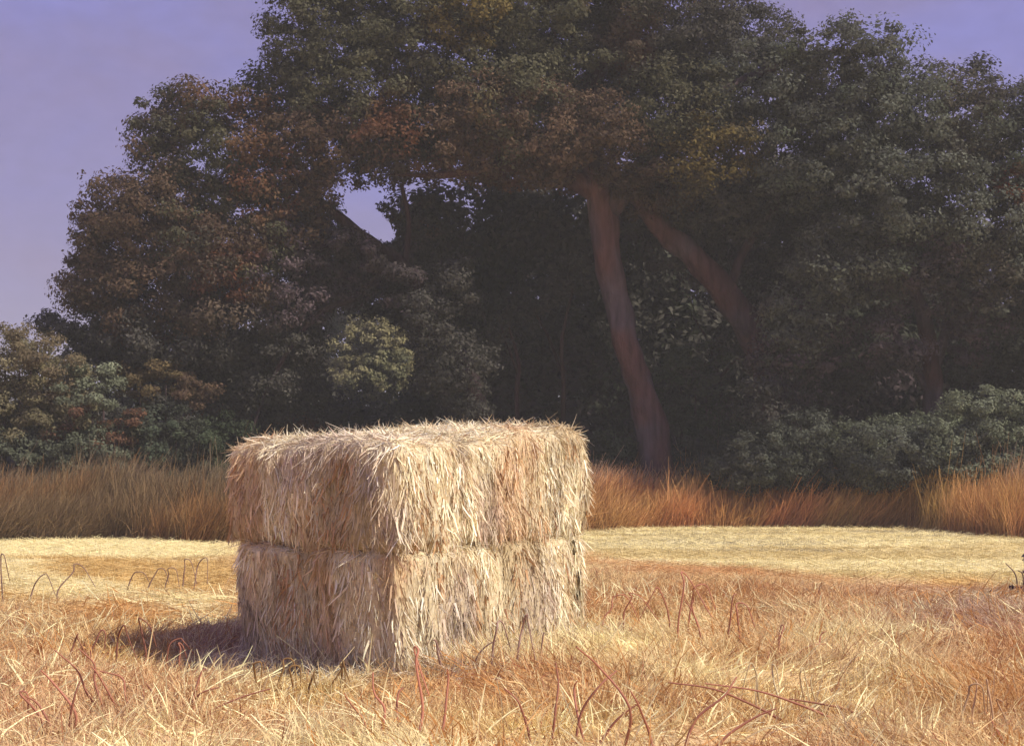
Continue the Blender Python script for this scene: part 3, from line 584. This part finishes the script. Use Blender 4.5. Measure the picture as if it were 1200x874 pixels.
# ------------------------------------------------------------------ dry weeds with long bent stems
def bent_tube(pts, r0, r1, sides=5):
    V, Fq, pp, rr = tube(pts, np.linspace(r0, r1, len(pts)), sides=sides, knob=.03, sub=5); return V, Fq
def weed(label, px, py, stems, col, w=.013, group='dry weeds with bent stems'):
    """stems: (dx, height, lean, hook) in photo pixels about the foot (px, py); hook bends the tip back down"""
    g0 = gnd(px, py); z0 = float(height(np.array([g0[0]]), np.array([g0[1]]))[0]); t = thing('dry_weed', label, 'weed', (g0[0], g0[1], z0), group)
    s = g0[1] / F
    for i, (dx, h, ln, hk) in enumerate(stems):
        h *= rng.uniform(.75, 1.12); dx += rng.uniform(-5, 5); ln += rng.uniform(-8, 8); hk *= rng.uniform(.6, 1.3)
        b = np.array([g0[0] + dx * s, g0[1] + rng.uniform(-.12, .12), z0 - .03]); dy = rng.uniform(-.25, .25) * h * s
        pts = [b, b + [ln * .25 * s, dy * .3, h * .4 * s], b + [ln * .6 * s, dy * .7, h * .8 * s], b + [ln * s, dy, h * s]]
        if hk: pts += [b + [(ln + hk * .5) * s, dy * 1.1, h * .93 * s], b + [(ln + hk) * s, dy * 1.1, h * (.25 + .3 * rng.random()) * s]]
        pts = [pts[0]] + [q + rng.normal(size=3) * h * s * .05 for q in pts[1:]]
        V, Fq = bent_tube(pts, w * 1.05, w * .45); c = np.tile(np.asarray(col) * rng.uniform(.8, 1.25), (len(V), 1))
        part(t, 'stem', V, Fq, M_STRAW, colors=c, smooth=True)
    return t
RED = np.array([.46, .20, .13]); MAU = np.array([.30, .19, .15]); STR = np.array([.66, .55, .33]); OCB = np.array([.36, .21, .08])
weed('rust-red weed of looping stems just right of the stack foot', 745, 745, [(-45, 62, 12, 26), (-10, 70, 14, 30), (35, 58, -6, -24), (60, 66, 10, 22), (78, 60, -16, 0)], RED)
weed('rust weed with two tall hoops and leaning blades, second to the right of the stack', 835, 765, [(-40, 82, 8, 30), (-12, 74, -10, 0), (10, 70, 26, 0), (28, 62, 4, 14)], RED * 1.1)
weed('pale straw-coloured weed of four upright hooked stems on the right of the field', 925, 830, [(-35, 84, -18, -14), (-4, 72, -6, 8), (14, 78, 2, 14), (30, 60, -2, 0)], STR, .010)
weed('red weed fanning out at the bottom edge below the stack right side', 660, 872, [(-40, 66, -30, 0), (-16, 92, 12, 0), (10, 88, 44, 0), (24, 96, -14, 0), (44, 60, 40, 0)], RED)
weed('large crossed red weed at the bottom edge, lower middle right', 770, 880, [(-40, 130, -56, 0), (-8, 84, -30, 0), (26, 90, 66, 0), (60, 54, 74, 0)], RED * .95)
weed('long red weed sprawling low to the right of the field middle', 985, 850, [(-70, 40, -120, 0), (-10, 44, -150, 0), (30, 30, -90, 0)], RED)
weed('red weed of straight slanting stems in the lower left', 128, 838, [(0, 82, -38, 0), (14, 74, -40, 0), (-6, 66, -52, 0), (24, 60, -30, 0)], RED * .9)
weed('red weed with bowed stems at the bottom left corner', 62, 868, [(0, 62, -34, 0), (18, 70, -30, 0), (-10, 56, -28, 10), (22, 60, 26, 0)], RED)
weed('brown zigzag weed standing on the ochre band left of the stack', 130, 778, [(-50, 52, 8, 14), (-24, 56, 12, 10), (4, 60, 10, 16), (34, 56, 6, 12), (58, 50, 12, 16), (84, 44, 8, 10)], RED * .75)
weed('mauve weed of thin looped stems on the pale strip at the left edge', 30, 704, [(-26, 58, 8, 10), (4, 40, 10, 14), (34, 44, 26, 18)], MAU)
weed('mauve row of short looped stems on the pale strip close to the stack', 190, 692, [(-44, 34, 12, 14), (-18, 36, 8, 10), (4, 38, 10, 12), (26, 36, 8, 10), (40, 36, 10, 8)], MAU)
weed('ochre-brown zigzag weed at the foot of the shaded stack side', 345, 812, [(-46, 44, 6, 12), (-26, 42, 8, 10), (-6, 46, 8, 14), (18, 44, 6, 12), (38, 42, 8, 10), (54, 38, 6, 8)], OCB * .8)
weed('grey straw weed of hooked stems at the foot of the stack sunlit side', 562, 798, [(-40, 52, -6, 14), (-10, 50, 16, 0), (16, 56, 12, 18), (40, 60, 4, 14), (62, 46, 12, 0)], MAU * 1.2)
weed('red-brown low weed leaning over the yellow patch in front of the stack', 236, 835, [(0, 46, 80, 0), (-6, 60, 12, 0), (-30, 44, 50, 0), (-48, 48, -12, 0)], RED * .9)
weed('yellow and red weed fan at the bottom edge below the stack corner', 480, 874, [(-30, 84, -12, 0), (-10, 70, 6, 0), (12, 92, -6, 10), (34, 76, 14, 0), (-48, 54, -24, 0)], RED * 1.1)
weed('reddish upright weed of stout stems near the bottom right corner', 1150, 872, [(-28, 90, 12, 14), (-4, 74, 6, 0), (14, 84, 4, 10), (36, 60, 2, 0)], PINK * .9, .011)
weed('thin rust weed bending right beside the rusty patch', 960, 775, [(-50, 52, 6, -8), (-36, 26, 40, 0), (-10, 34, 26, 0)], RED)

# a dark purple clump at the right edge of the field
g0 = gnd(1203, 700)
t = thing('thistle', 'dark purple leafy thistle clump at the right edge of the pale strip', 'weed', (g0[0], g0[1], .0))
s = g0[1] / F
for i in range(4):
    b = np.array([g0[0] + (i - 1.5) * .1, g0[1], -.03]); V, Fq = bent_tube([b, b + [.02 * (i - 1.5), 0, .4], b + [.1 * (i - 1.8), .05, .6 - .12 * (i % 2)]], .014, .008)
    part(t, 'stem', V, Fq, M_STRAW, colors=np.tile([.26, .17, .14], (len(V), 1)), smooth=True)
V, Fq, C = foliage([((g0[0], g0[1], .35), (.28, .25, .34), np.array([.17, .09, .12])), ((g0[0] + .1, g0[1], .75), (.2, .2, .22), np.array([.13, .11, .17]))], leaf=.07, dens=160, sub=.12, seed=140)
part(t, 'foliage', V, Fq, M_LEAF, colors=C)

# ------------------------------------------------------------------ thin haze lying over the field
me = bpy.data.meshes.new('haze'); X0, X1, Y0, Y1, Z0, Z1 = -2600, 2600, -1600, 3100, -2.5, 60
me.from_pydata([(x, y, z) for z in (Z0, Z1) for y in (Y0, Y1) for x in (X0, X1)], [], [(0, 2, 3, 1), (4, 5, 7, 6), (0, 1, 5, 4), (2, 6, 7, 3), (0, 4, 6, 2), (1, 3, 7, 5)])
hz = bpy.data.objects.new('haze', me); COL.objects.link(hz); hz['kind'] = 'stuff'
mh = bpy.data.materials.new('haze_air'); mh.use_nodes = True; t = mh.node_tree; t.nodes.remove(t.nodes['Principled BSDF'])
pv = t.nodes.new('ShaderNodeVolumePrincipled'); pv.inputs['Density'].default_value = .0012; pv.inputs['Color'].default_value = (.90, .90, .80, 1)
t.links.new(pv.outputs[0], t.nodes['Material Output'].inputs['Volume']); me.materials.append(mh)
scene.cycles.volume_bounces = 0
